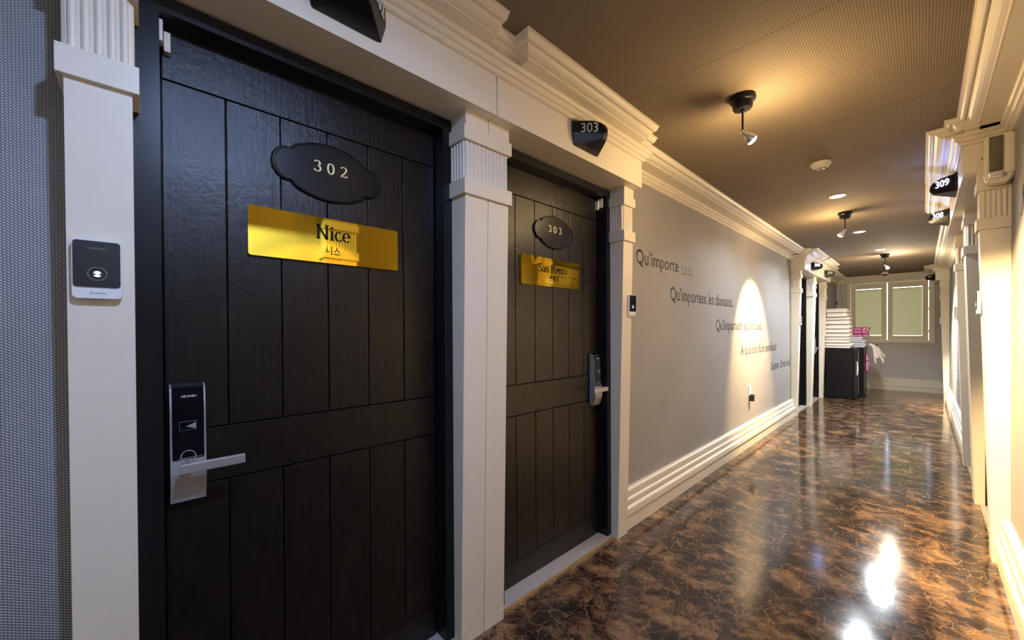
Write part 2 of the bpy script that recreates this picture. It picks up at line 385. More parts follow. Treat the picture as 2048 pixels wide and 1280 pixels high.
# ------------------------------------------------------------------ openings and trims along the corridor
# pilasters: side, y0, y1, seam, text
PIL = [('L', -0.1165, -0.0113, None, 'narrow cream pilaster left of door 302, nearest the camera'),
       ('L', 0.9414, 1.1752, 1.060, 'wide cream double pilaster with a centre seam between doors 302 and 303'),
       ('L', 2.1360, 2.2467, None, 'narrow cream pilaster right of door 303, before the wall with French lettering'),
       ('L', 7.100, 7.210, None, 'narrow cream pilaster at the far end of the wall with French lettering'),
       ('L', 8.130, 8.350, 8.24, 'cream double pilaster between the two far left doors'),
       ('L', 9.280, 9.400, None, 'narrow cream pilaster beside the black cabinet with towels'),
       ('R', 3.4146, 3.530, None, 'cream pilaster under the emergency light, nearest on the right wall'),
       ('R', 4.454, 4.660, 4.56, 'cream double pilaster between doors 309 and 308'),
       ('R', 5.610, 5.725, None, 'cream pilaster on the far side of door 308'),
       ('R', 10.575, 10.690, None, 'cream pilaster near the window at the far right'),
       ('R', 0.985, 1.220, 1.10, 'unseen cream pilaster added on the right wall opposite door 302')]  # last one stands out of view, added for the gold Nice sign's reflection
# door openings: side, y0, y1, number, lock side
DOORS = [('L', -0.0113, 0.9414, '302', 0), ('L', 1.1752, 2.136, '303', 1), ('L', 7.210, 8.130, '305', 0), ('L', 8.350, 9.280, '306', 1),
         ('R', 3.530, 4.454, '309', 0), ('R', 4.660, 5.610, '308', 1), ('R', 10.690, 11.560, '307', 1)]
# headers: side, y0, y1, seam
HEAD = [('L', -0.20, 2.250, 1.060, 'cream door header beam over doors 302 and 303'),
        ('L', 7.080, 9.420, 8.24, 'cream door header beam over the two far left doors'),
        ('R', 3.4146, 5.750, 4.56, 'cream door header beam over doors 309 and 308'),
        ('R', 10.50, 11.600, None, 'cream door header beam over the last right door'),
        ('R', -0.10, 1.230, None, 'cream door header beam on the right opposite door 302')]

# ------------------------------------------------------------------ shell
def slab_wall(side, name, mat, label):
    bm = bmesh.new(); tf = LEFT if side == 'L' else RIGHT
    ys = sorted([(a-0.004, b+0.004) for s, a, b, n, l in DOORS if s == side])
    cur = YB
    for a, b in ys:
        box(bm, -0.16, 0, cur, a, 0, H); box(bm, -0.16, 0, a, b, 2.172, H); cur = b
    box(bm, -0.16, 0, cur, YE, 0, H)
    o = link(name, bm, mat, tf=tf); tag(o, label, 'wall', kind='structure')
    bm = bmesh.new()
slab_wall('L', 'wall_left', 'wp_left', 'grey woven wallpaper wall on the left side of the corridor')
slab_wall('R', 'wall_right', 'wp_left', 'grey woven wallpaper wall on the right side of the corridor')
bm = bmesh.new(); box(bm, -0.3, W+0.3, YB-0.15, YE+0.2, -0.08, 0)
tag(link('floor', bm, 'floor'), 'glossy dark brown marbled tile floor of the corridor', 'floor', kind='structure')
bm = bmesh.new(); box(bm, -0.3, W+0.3, YB-0.15, YE+0.2, H, H+0.08)
tag(link('ceiling', bm, 'wp_ceil'), 'taupe woven wallpaper ceiling of the corridor', 'ceiling', kind='structure')
bm = bmesh.new(); box(bm, -0.16, W+0.16, YB-0.12, YB, 0, H)
tag(link('wall_back', bm, 'paint_wall'), 'wall behind the camera closing the corridor', 'wall', kind='structure')
WX0, WX1, WZ0, WZ1 = 0.250, 1.480, 1.060, 2.300          # window opening
bm = bmesh.new()
box(bm, -0.16, WX0, YE, YE+0.14, 0, H); box(bm, WX1, W+0.16, YE, YE+0.14, 0, H)
box(bm, WX0, WX1, YE, YE+0.14, 0, WZ0); box(bm, WX0, WX1, YE, YE+0.14, WZ1, H)
tag(link('wall_end', bm, 'wp_end'), 'pale wallpaper end wall holding the shuttered window', 'wall', kind='structure')
# unseen low door and wall panel, added for the gold sign to reflect
bm = bmesh.new(); box(bm, .001, .03, .03, .983, 0, 1.80); box(bm, .03, .045, .03, .09, 0, 1.80); box(bm, .03, .045, .923, .983, 0, 1.80); box(bm, .03, .045, .09, .923, 1.74, 1.80)
tag(link('door_8', bm, 'wood', tf=RIGHT), 'unseen low black door added on the right opposite door 302', 'door', kind='structure')
bm = bmesh.new(); box(bm, .001, .012, YB+.01, .028, .252, 2.336); box(bm, .001, .012, .028, .983, 1.802, 2.336); tag(link('trim_99', bm, 'paint_wall', tf=RIGHT), 'unseen cream wall panel added on the right opposite door 302', 'wall panel', kind='structure')  # panel added as a bright surface for the gold sign to mirror
# baseboards
BB = [(0, .250), (.022, .250), (.031, .244), (.034, .236), (.033, .196), (.042, .190), (.045, .183), (.043, .148), (.053, .142), (.058, .134), (.060, .100), (.056, .095), (.050, .095), (.050, 0), (0, 0)]
def baseboard(name, side, segs, label):
    bm = bmesh.new()
    for a, b in segs: prism(bm, BB, 'y', a, b)
    tag(link(name, bm, 'paint', tf=LEFT if side == 'L' else RIGHT), label, 'baseboard', kind='structure')
baseboard('baseboard_left', 'L', [(YB, -0.1165), (2.2467, 7.10), (9.40, YE)], 'stepped cream baseboard along the left wall')
baseboard('baseboard_right', 'R', [(YB, 0.025), (1.22, 3.4146), (5.725, 10.575)], 'stepped cream baseboard along the right wall')
bm = bmesh.new(); prism(bm, [(YE-p[0], p[1]) for p in BB], 'x', 0.05, W-0.05)
tag(link('baseboard_end', bm, 'paint'), 'stepped cream baseboard under the window on the end wall', 'baseboard', kind='structure')

# ------------------------------------------------------------------ pilasters
def reeds(bm, a0, a1, n, fixed, z0, z1, axis):
    """half-round reeds standing on a face; axis 'y': along y on plane o=fixed; axis 'o': along o on plane y=fixed[0], direction fixed[1]"""
    p = (a1-a0)/n; r = p*0.36
    for k in range(n):
        c = a0 + p*(k+0.5); prof = []
        for j in range(9):
            t = PI*j/8; prof.append((c + r*math.cos(t), r*0.95*math.sin(t)))
        if axis == 'y': poly = [(fixed + h, u) for u, h in prof]
        else: poly = [(u, fixed[0] + fixed[1]*h) for u, h in prof]
        prism(bm, poly, 'z', z0, z1)
def pilaster(side, y0, y1, seam, label):
    tf = LEFT if side == 'L' else RIGHT
    base = tf(0.0, (y0+y1)/2, 0); root = empty('pilaster', base)
    tag(root, label, 'pilaster', 'cream fluted pilasters beside the doors')
    B = 0.0008   # back just off the wall plane
    def part(name, bm, smooth=False): return link(name, bm, 'paint', root, tf=tf, origin=base, smooth=smooth)
    bm = bmesh.new(); poly = [(B, 0), (.066, 0), (.112, 1.852), (B, 1.852)]
    if seam:
        prism(bm, poly, 'y', y0, seam-0.0022); prism(bm, poly, 'y', seam+0.0022, y1)
        prism(bm, [(B, 0), (.058, 0), (.104, 1.852), (B, 1.852)], 'y', seam-0.0022, seam+0.0022)
    else: prism(bm, poly, 'y', y0, y1)
    part('shaft', bm)
    e = 0.012
    bm = bmesh.new(); box(bm, B, .124, y0-e, y1+e, 1.850, 1.912, 0.0015); part('lower_collar', bm)
    bm = bmesh.new(); box(bm, B, .107, y0+.002, y1-.002, 1.912, 2.066)
    n = max(5, round((y1-y0)/0.0205))
    reeds(bm, y0+.002, y1-.002, n, .107, 1.914, 2.064, 'y')
    reeds(bm, .012, .107, 5, (y0+.002, -1), 1.914, 2.064, 'o'); reeds(bm, .012, .107, 5, (y1-.002, 1), 1.914, 2.064, 'o')
    part('fluted_band', bm, True)
    bm = bmesh.new(); box(bm, B, .124, y0-e, y1+e, 2.066, 2.122, 0.0015); part('upper_collar', bm)
    bm = bmesh.new()
    if seam:
        box(bm, B, .118, y0, seam-.002, 2.122, ZH); box(bm, B, .118, seam+.002, y1, 2.122, ZH); box(bm, B, .108, seam-.002, seam+.002, 2.122, ZH)
    else: box(bm, B, .118, y0, y1, 2.122, ZH)
    part('neck', bm)
for a in PIL: pilaster(*a)

# ------------------------------------------------------------------ headers and cornice
trim_n = [0]
def trim(bm, label, tf=None, smooth=False):
    trim_n[0] += 1
    return tag(link('trim_%d' % trim_n[0], bm, 'paint', tf=tf, smooth=smooth), label, 'trim', kind='structure')
for side, y0, y1, seam, label in HEAD:
    bm = bmesh.new()
    if seam:
        box(bm, 0, XH, y0, seam-.003, ZH, H-.0005); box(bm, 0, XH, seam+.003, y1, ZH, H-.0005); box(bm, 0, XH-.012, seam-.003, seam+.003, ZH+.002, H-.0005)
    else: box(bm, 0, XH, y0, y1, ZH, H-.0005)
    trim(bm, label, LEFT if side == 'L' else RIGHT)
BEAD = [(0, 2.338), (.010, 2.339), (.017, 2.344), (.019, 2.352), (.015, 2.357), (.026, 2.360), (.033, 2.367), (.034, 2.376), (.029, 2.381), (.040, 2.384), (.046, 2.391), (.046, 2.400), (0, 2.400)]
def bead_path(bm, pts):
    """pts: (o, y, do, dy): corner and unit offset direction (not normalised on mitres)"""
    rings(bm, [[(p[0]+q[0]*p[2], p[1]+q[0]*p[3], q[1]) for q in BEAD] for p in pts])
CROWN = [(0, 2.4005), (.02, 2.404), (.06, 2.405), (.08, 2.402), (.12, 2.402), (.14, 2.408), (.22, 2.409), (.34, 2.412), (.46, 2.418), (.56, 2.426), (.64, 2.431), (.66, 2.426), (.72, 2.425), (.80, 2.428), (.87, 2.434), (.91, 2.440), (.93, 2.443), (1, 2.444), (1, 2.4495), (0, 2.4495)]
def crown_path(bm, pts):
    """pts: (base_o, base_y, top_o, top_y)"""
    rings(bm, [[(p[0]+(p[2]-p[0])*s, p[1]+(p[3]-p[1])*s, z) for s, z in CROWN] for p in pts])
def soffit(bm, o0, o1, y0, y1): box(bm, o0, o1, y0, y1, 2.400, 2.4492)
D = 0.092
def cornice(side, segs, label):
    bm = bmesh.new()
    for f, *a in segs:
        {'c': crown_path, 'b': bead_path, 's': soffit}[f](bm, *a)
    trim(bm, label, LEFT if side == 'L' else RIGHT, smooth=False)
# left: over doors 302 / 303
def header_bead(y0, y1):
    return ('b', [(0, y0, 0, -1), (XH, y0, 1, -1), (XH, y1, 1, 1), (0, y1, 0, 1)])
cornice('L', [header_bead(-0.20, 2.25), ('c', [(.182, -.30, .277, -.30), (.182, 2.246, .277, 2.246)]), ('s', XH-.01, .185, -.30, 2.246)], 'cream cornice strip running over doors 302 and 303')
cornice('L', [('c', [(.257, -.25, .347, -.25), (.257, .970, .347, .970)]), ('s', .18, .26, -.25, .970)], 'projecting cornice block over door 302')
cornice('L', [('c', [(.18, 1.154, .18, 1.064), (.257, 1.154, .347, 1.064), (.257, 2.125, .347, 2.125)]), ('s', .18, .26, 1.150, 2.125)], 'projecting cornice block over door 303')
# left: the plain walls
WTOP = .213
cornice('L', [('b', [(0, 2.25, 1, 0), (0, 7.08, 1, 0)]), ('c', [(WTOP-D, 2.25, WTOP, 2.25), (WTOP-D, 6.95, WTOP, 6.86)]), ('s', 0, WTOP-D+.003, 2.25, 7.0)], 'cream cornice above the wall with French lettering')
cornice('L', [('b', [(0, YB, 1, 0), (0, -.20, 1, 0)]), ('c', [(WTOP-D, YB, WTOP, YB), (WTOP-D, -.25, WTOP, -.25)]), ('s', 0, WTOP-D+.003, YB, -.20)], 'cream cornice on the left wall behind the camera')
# left: far double door
cornice('L', [header_bead(7.08, 9.42), ('c', [(0.10, 6.93, 0.10, 6.84), (.188, 6.93, .28, 6.84), (.188, 9.50, .28, 9.59), (0.10, 9.50, 0.10, 9.59)]), ('s', 0, .19, 6.93, 9.50)], 'cream cornice strip over the two far left doors')
cornice('L', [('c', [(.18, 7.01, .18, 6.92), (.262, 7.01, .352, 6.92), (.262, 7.90, .352, 7.90)]), ('s', .18, .265, 7.005, 7.90)], 'projecting cornice block over door 305')
cornice('L', [('c', [(.262, 8.02, .352, 8.02), (.262, 8.94, .352, 9.03), (.18, 8.94, .18, 9.03)]), ('s', .18, .265, 8.02, 8.945)], 'projecting cornice block over door 306')
# end stretch: left wall, end wall
cornice('L', [('b', [(0, 9.42, 1, 0), (0, YE, 1, -1), (1.53, YE, 0, -1)]), ('c', [(WTOP-D, 9.42, WTOP, 9.42), (WTOP-D, YE-WTOP+D, WTOP, YE-WTOP), (1.53, YE-WTOP+D, 1.53, YE-WTOP)]),
              ('s', 0, WTOP-D+.003, 9.42, YE), ('s', WTOP-D, 1.53, YE-WTOP+D-.003, YE)], 'cream cornice around the window end of the corridor')
# right side
cornice('R', [('b', [(0, 1.23, 1, 0), (0, 3.4146, 1, 0)]), ('c', [(.113, 1.23, .205, 1.23), (.113, 3.33, .205, 3.235)]), ('s', 0, .116, 1.23, 3.41)], 'cream cornice on the near right wall')
cornice('R', [('b', [(0, 5.75, 1, 0), (0, 10.50, 1, 0)]), ('c', [(.108, 5.75, .200, 5.75), (.108, 10.37, .200, 10.30)]), ('s', 0, .112, 5.75, 10.45)], 'cream cornice on the right wall before the window')
cornice('R', [header_bead(3.4146, 5.75), ('c', [(0.10, 3.320, 0.10, 3.228), (XH, 3.320, .250, 3.228), (XH, 5.75, .250, 5.75)]), ('s', 0, XH+.002, 3.318, 5.75)], 'cream cornice strip over doors 309 and 308')
cornice('R', [('c', [(.15, 3.425, .15, 3.334), (.230, 3.425, .320, 3.334), (.230, 4.535, .320, 4.535)]), ('s', .15, .233, 3.42, 4.535)], 'projecting cornice block over door 309')
cornice('R', [('c', [(.230, 4.560, .317, 4.560), (.230, 5.600, .317, 5.600)]), ('s', .15, .233, 4.560, 5.600)], 'projecting cornice block over door 308')
cornice('R', [header_bead(10.50, YE), ('c', [(0.10, 10.39, 0.10, 10.30), (XH, 10.39, .250, 10.30), (XH, YE, .250, YE)]), ('s', 0, XH+.002, 10.388, YE)], 'cream cornice strip over the last right door')
cornice('R', [('c', [(.15, 10.52, .15, 10.43), (.230, 10.52, .318, 10.43), (.230, 11.35, .318, 11.35)]), ('s', .15, .233, 10.515, 11.35)], 'projecting cornice block over the last right door')
cornice('R', [header_bead(-.10, 1.23), ('c', [(.10, -.19, .10, -.28), (.19, -.19, .28, -.28), (.19, 1.32, .28, 1.41), (.10, 1.32, .10, 1.41)]), ('s', 0, .193, -.19, 1.32)], 'cream cornice over the added near right door')
cornice('R', [('b', [(0, YB, 1, 0), (0, -.10, 1, 0)]), ('c', [(.113, YB, .205, YB), (.113, -.20, .205, -.25)]), ('s', 0, .116, YB, -.10)], 'cream cornice on the right wall behind the camera')

# ------------------------------------------------------------------ doors
def lock_parts(door, tf, base, yc, mir, rich):
    """electronic lock; mir=-1: lever points to smaller y"""
    X = -0.046
    def P(name, bm, mat, par, smooth=False): return link(name, bm, mat, par, tf=tf, origin=base, smooth=smooth)
    bm = bmesh.new()
    # curved body: side outline (o, z)
    out = [(X, 1.158), (X+.026, 1.150), (X+.034, 1.10), (X+.036, 1.0), (X+.040, .955), (X+.044, .92), (X+.040, .885), (X+.028, .850), (X+.022, .838), (X, .838)]
    prism(bm, out, 'y', yc-.038, yc+.038)
    body = P('door_lock', bm, 'silver', door); body['label'] = 'silver and black electronic door lock with lever'
    bm = bmesh.new()
    out = [(X+.010, 1.162), (X+.030, 1.152), (X+.038, 1.10), (X+.040, 1.0), (X+.043, .958), (X+.030, .958), (X+.01, 1.0)]
    prism(bm, out, 'y', yc-.0335, yc+.0335)
    P('glass_cover', bm, 'glass_black', body)
    bm = bmesh.new()
    ya, yb = (yc-.022*mir, yc+.120*mir); ya, yb = min(ya, yb), max(ya, yb)
    box(bm, X+.083, X+.096, ya, yb, .932, .957, .0025)
    lathe(bm, [(.012, 0), (.012, .045)], (0, 0, 0), 16, Matrix.Rotation(PI/2, 3, 'Y'))
    for v in bm.verts:
        if abs(v.co.x) < .0461 and abs(v.co.y) < .02 and abs(v.co.z) < .02: v.co += Vector((X+.040, yc-.004*mir, .9445))
    P('lever', bm, 'silver', body)
    if rich:
        k = X+.0405
        def flat(name, bm, mat, off):
            def t2(u, v, d): return tf(off + d, u, v)
            return link(name, bm, mat, body, tf=t2, origin=base)
        flat('lettering', text_bm('HIONE+', yc-.014, yc+.019, 1.1235, 1.1300, bold=0.02), 'white_print', X+.0362)
        bm = bmesh.new(); box(bm, yc-.019, yc+.017, 1.0355, 1.0595, 0, .0006); flat('card_mark', bm, 'dim_print', X+.0392)
        bm = bmesh.new(); box(bm, yc-.0182, yc+.0162, 1.0363, 1.0587, .0006, .0010); flat('card_mark_field', bm, 'glass_black', X+.0392)
        bm = bmesh.new(); prism(bm, [(yc-.005, 1.046), (yc+.0155, 1.055), (yc+.0155, 1.038)], 'z', .0010, .0013); flat('card_arrow', bm, 'dim_print', X+.0392)
        bm = bmesh.new(); rs = []
        tube(bm, [(X+.0435, yc-.001+.0155*math.cos(a), .965+.0155*math.sin(a)) for a in [2*PI*q/24 for q in range(25)]], .0012, 6)
        P('key_ring', bm, 'silver', body, True)

def door(side, y0, y1, num, lockside):
    tf = LEFT if side == 'L' else RIGHT
    i = DOORS_I[num]; base = tf(-0.05, y0, 0)
    root = empty('door_%d' % i, base)
    lab = {'302': 'black plank door numbered 302, nearest on the left', '303': 'black plank door numbered 303 with the smaller gold sign',
           '305': 'far left black door right after the wall with French lettering', '306': 'far left black door beside the black cabinet',
           '309': 'black door in shade under the lit 309 sign', '308': 'black door in shade under the lit 308 sign',
           '307': 'last right door beside the window'}[num]
    tag(root, lab, 'door', kind='structure')
    def P(name, bm, mat, par=root): return link(name, bm, mat, par, tf=tf, origin=base)
    # frame: two jambs, head
    fo, fb = 0.018, -0.155; fw_ = 0.050
    bm = bmesh.new()
    box(bm, fb, fo, y0, y0+fw_, 0, 2.172); box(bm, fb, fo, y1-fw_+.01, y1, 0, 2.172); box(bm, fb, fo, y0+fw_, y1-fw_+.01, 2.130, 2.172)
    box(bm, fb, -.10, y0+fw_, y0+fw_+.012, 0, 2.13); box(bm, fb, -.10, y1-fw_-.002, y1-fw_+.01, 0, 2.13)
    P('door_frame', bm, 'black')
    a, b = y0+fw_+.004, y1-fw_+.006
    # leaf: planks between three rails
    bm = bmesh.new(); xo, xi = -.050, -.088; g = .0022
    def board(u0, u1, z0, z1): box(bm, xi, xo, u0+g, u1-g, z0+g, z1-g, .0012)
    Z = [.008, .138, .868, 1.026, 1.990, 2.127]
    board(a, b, Z[0], Z[1]); board(a, b, Z[2], Z[3]); board(a, b, Z[4], Z[5])
    n = 6; pw = (b-a)/n
    for k in range(n):
        board(a+k*pw, a+(k+1)*pw, Z[1], Z[2]); board(a+k*pw, a+(k+1)*pw, Z[3], Z[4])
    box(bm, xi-.006, xi+.012, a, b, .008, 2.127)
    leaf = P('door_leaf', bm, 'wood')
    bm = bmesh.new(); box(bm, -.155, .036, y0+.001, y1-.001, 0, .016); P('threshold', bm, 'stone')
    bm = bmesh.new(); box(bm, .036, .044, y0+.001, y1-.001, 0, .014, .001); t = P('threshold_edge', bm, 'gold_edge'); t['label'] = 'thin brass edge strip'
    yc = (a + .047) if lockside == 0 else (b - .053)
    lock_parts(root, tf, base, yc, 1 if lockside == 0 else -1, num in ('302', '303'))
    # white door contact in the top corner of the lock side
    s = 1 if lockside == 0 else -1; e = a if lockside == 0 else b
    bm = bmesh.new(); box(bm, -.040, -.006, min(e-s*.008, e+s*.004), max(e-s*.008, e+s*.004), 2.068, 2.124, .002); c = P('door_contact', bm, 'white_plastic'); c['label'] = 'white contact sensor in the top corner'
    bm = bmesh.new(); box(bm, -.050, -.028, min(e+s*.006, e+s*.020), max(e+s*.006, e+s*.020), 2.055, 2.108, .002); P('contact_magnet', bm, 'cream_plastic', c)
    return root
MAT['gold_edge'] = plain('brass_strip', (0.75, 0.58, 0.32), 0.3, metal=0.8)
DOORS_I = {d[3]: k+1 for k, d in enumerate(DOORS)}
ROOT = {}
for d in DOORS: ROOT[d[3]] = door(*d)
# old cracks in the paint of door 302
bm = bmesh.new()
def crack(pts, wd=.0022):
    for (u0, z0), (u1, z1) in zip(pts, pts[1:]):
        q = [(u0-wd/2, z0), (u0+wd/2, z0), (u1+wd/2, z1), (u1-wd/2, z1)]
        vv = [bm.verts.new((-.0492, u, z)) for u, z in q]; bm.faces.new(vv)
        vv = [bm.verts.new((-.0499, u, z)) for u, z in q]; bm.faces.new(vv)
crack([(.219, 1.735), (.214, 1.716), (.205, 1.705), (.203, 1.693), (.209, 1.684), (.213, 1.676), (.215, 1.63), (.217, 1.592)])
crack([(.247, 1.528), (.246, 1.505), (.252, 1.486), (.250, 1.470)]); crack([(.259, 1.528), (.257, 1.500), (.252, 1.49)], .0015)
crack([(.212, 1.535), (.214, 1.52), (.216, 1.50)], .0012)
o = link('paint_crack', bm, 'black_matt', ROOT['302'], origin=(-0.05, -0.0113, 0))

# ------------------------------------------------------------------ number plaques and gold room signs on the doors
def plaque_outline():
    """half outline, quarter symmetric ornamental cartouche about 0.36 x 0.20"""
    q = [(.180, 0), (.176, .022), (.164, .040), (.150, .050), (.138, .054), (.128, .051), (.120, .058), (.112, .068), (.092, .078), (.066, .088), (.036, .095), (0, .098)]
    pts = q + [(-x, y) for x, y in q[-2::-1]] + [(-x, -y) for x, y in q[1:]] + [(x, -y) for x, y in q[-2:0:-1]]
    return pts
def plaque(yc, zc, s, digits, tilt, label):
    base = (-.050, yc, zc); root = empty('number_plaque', base); tag(root, label, 'plaque', 'black cartouche number plaques')
    bm = bmesh.new(); P = plaque_outline()
    ct, st = math.cos(tilt), math.sin(tilt)
    def ring(k, o): return [(o, (x*ct-y*st)*k*s, (x*st+y*ct)*k*s) for x, y in P]
    rings(bm, [ring(1, 0), ring(1, .008), ring(.975, .012), ring(.955, .012), ring(.93, .009), ring(.92, .009)])
    link('backboard', bm, 'plaque', root, smooth=False)
    for k, c in enumerate(digits):
        b2 = serif_bm(c, -.054+k*.0435, -.054+k*.0435+.024, -.002, .034, thick=.17, thin=.07)
        link('digit', b2, 'gold_ink', root, tf=lambda u, v, d: (.0095+d, u, v))['label'] = 'gold serif digit ' + c
MAT['plaque'] = plain('black_lacquer', (0.008, 0.008, 0.010), 0.28, spec=.35)
plaque(.478, 1.847, 1.0, '302', 0.0, 'black cartouche plaque with gold number 302 on the nearest door')
plaque(1.672, 1.845, .93, '303', 0.0, 'black cartouche plaque with gold number 303 on the second door')
def gold_sign(y0, y1, z0, z1, latin, lu, lv, korean, ku, kv, label):
    yc, zc = (y0+y1)/2, (z0+z1)/2; base = (-.050, yc, zc)
    root = empty('room_name_sign', base); tag(root, label, 'sign', 'gold mirror room name signs')
    bm = bmesh.new(); prism(bm, rrect(y1-y0, z1-z0, .008), 'x', 0, .010)
    link('gold_panel', bm, 'gold', root)
    bm = serif_bm(latin, lu[0]-yc, lu[1]-yc, lv[0]-zc, lv[1]-zc, thick=.145, thin=.06)
    o = link('lettering', bm, 'ink', root, tf=lambda u, v, d: (.0102+d, u, v)); o['label'] = 'dark serif letters ' + latin
    bm = korean_bm(korean, ku[0]-yc, ku[1]-yc, kv[0]-zc, kv[1]-zc)
    link('korean_lettering', bm, 'ink', root, tf=lambda u, v, d: (.0102+d, u, v))
# hangul drawn with plain strokes, one square cell per syllable
HAN = {'니': [[(.12, .85), (.12, .30), (.55, .38)], [(.82, 1.0), (.82, 0)]],
       '스': [[(.5, .95), (.40, .65), (.12, .38)], [(.47, .72), (.85, .38)], [(0.02, .12), (.98, .12)]],
       '산': [[(.36, 1.0), (.28, .72), (.05, .45)], [(.33, .75), (.58, .48)], [(.76, 1.0), (.76, .36)], [(.76, .68), (.96, .68)], [(.22, .30), (.22, .04), (.85, .04)]],
       '레': [[(.05, .88), (.42, .88), (.42, .58), (.06, .58), (.06, .20), (.46, .26)], [(.52, .55), (.68, .55)], [(.68, 1.0), (.68, .02)], [(.88, 1.0), (.88, .0)]],
       '모': [[(.18, .90), (.82, .90), (.82, .45), (.18, .45), (.18, .90)], [(.5, .45), (.5, .12)], [(.02, .12), (.98, .12)]]}
def korean_bm(s, u0, u1, v0, v1):
    bm = bmesh.new(); n = len(s); cw = (u1-u0)/n
    for k, ch in enumerate(s):
        for st in HAN[ch]:
            for p, q in zip(st, st[1:]):
                pen(bm, [(u0+k*cw+p[0]*cw*.86, v0+p[1]*(v1-v0)), (u0+k*cw+q[0]*cw*.86, v0+q[1]*(v1-v0))], (v1-v0)*.085, (v1-v0)*.085)
    return bm
gold_sign(.236, .726, 1.537, 1.690, 'Nice', (.430, .543), (1.617, 1.666), '니스', (.461, .512), (1.566, 1.596), 'large gold mirror sign reading Nice on door 302')
gold_sign(1.406, 1.896, 1.543, 1.696, 'San Remo', (1.535, 1.775), (1.618, 1.663), '산레모', (1.625, 1.702), (1.573, 1.603), 'gold mirror sign reading San Remo on door 303')

# ------------------------------------------------------------------ chime bells
def bell():
    root = empty('door_chime'); 
    bm = bmesh.new(); prism(bm, rrect(.076, .128, .006), 'x', 0, .014); bmesh.ops.bevel(bm, geom=[e for e in bm.edges if all(v.co.x > .013 for v in e.verts)], offset=.002, segments=2, affect='EDGES')
    link('housing', bm, 'white_plastic', root)
    bm = bmesh.new(); prism(bm, rrect(.072, .100, .006, cy=.011), 'x', .0142, .0165)
    f = link('glass_panel', bm, 'glass_black', root)
    bm = bmesh.new(); tube(bm, [(.0166, .0145*math.cos(a), -.010+.0145*math.sin(a)) for a in [2*PI*k/28 for k in range(29)]], .0007, 6); link('button_ring', bm, 'dim_print', f, smooth=True)
    bm = bmesh.new()
    prism(bm, [(.0058*math.cos(a), -.0095+.0052*math.sin(a)) for a in [PI*k/10 for k in range(11)]], 'x', .0166, .0170)
    prism(bm, [(-.0025, -.0095), (.0025, -.0095), (.0025, -.0125), (-.0025, -.0125)], 'x', .0166, .0170)
    prism(bm, [(.0062*math.cos(a), -.0115+.0055*math.sin(a)) for a in [PI+.35+(PI-.7)*k/8 for k in range(9)]], 'x', .0166, .0170)
    link('lit_bell_icon', bm, 'led_icon', f)
    def t2(u, v, d): return (.0166+d, u, v)
    link('lettering', text_bm('CHIME BELL', -.0145, .0145, .0435, .0465, depth=.0002), 'dim_print', f, tf=t2)
    bm = bmesh.new(); tube(bm, [(.0145, -.009+.0024*math.cos(a), -.052+.0018*math.sin(a)) for a in [2*PI*k/14 for k in range(15)]], .0004, 5)
    box(bm, .0142, .0146, -.004, .013, -.0528, -.0512); link('maker_mark', bm, 'dim_print', root)
    return root
B0 = bell()
BELLS = [('L', -.0700, 1.441, .101, 'black glass chime on the pilaster left of door 302'), ('L', 2.2290, 1.457, .102, 'black glass chime on the pilaster right of door 303'),
         ('L', 7.165, 1.430, .101, 'small chime on the pilaster at the end of the lettered wall'), ('R', 3.466, 1.447, .101, 'chime seen edge on at the nearest right pilaster'),
         ('R', 5.667, 1.447, .101, 'chime on the third right pilaster beyond door 308'), ('R', 10.632, 1.447, .101, 'chime on the right pilaster near the window')]
for k, (s, y, z, o_, lab) in enumerate(BELLS):
    o_ = .069 + (.112-.066)*z/1.852
    b = B0 if k == 0 else copy_tree(B0)
    b.location = (o_, y, z) if s == 'L' else (W-o_, y, z); b.rotation_euler = (0, -math.atan((.112-.066)/1.852)*-1 if s == 'L' else 0, 0 if s == 'L' else PI)
    tag(b, lab, 'door chime', 'door chimes on the pilasters')

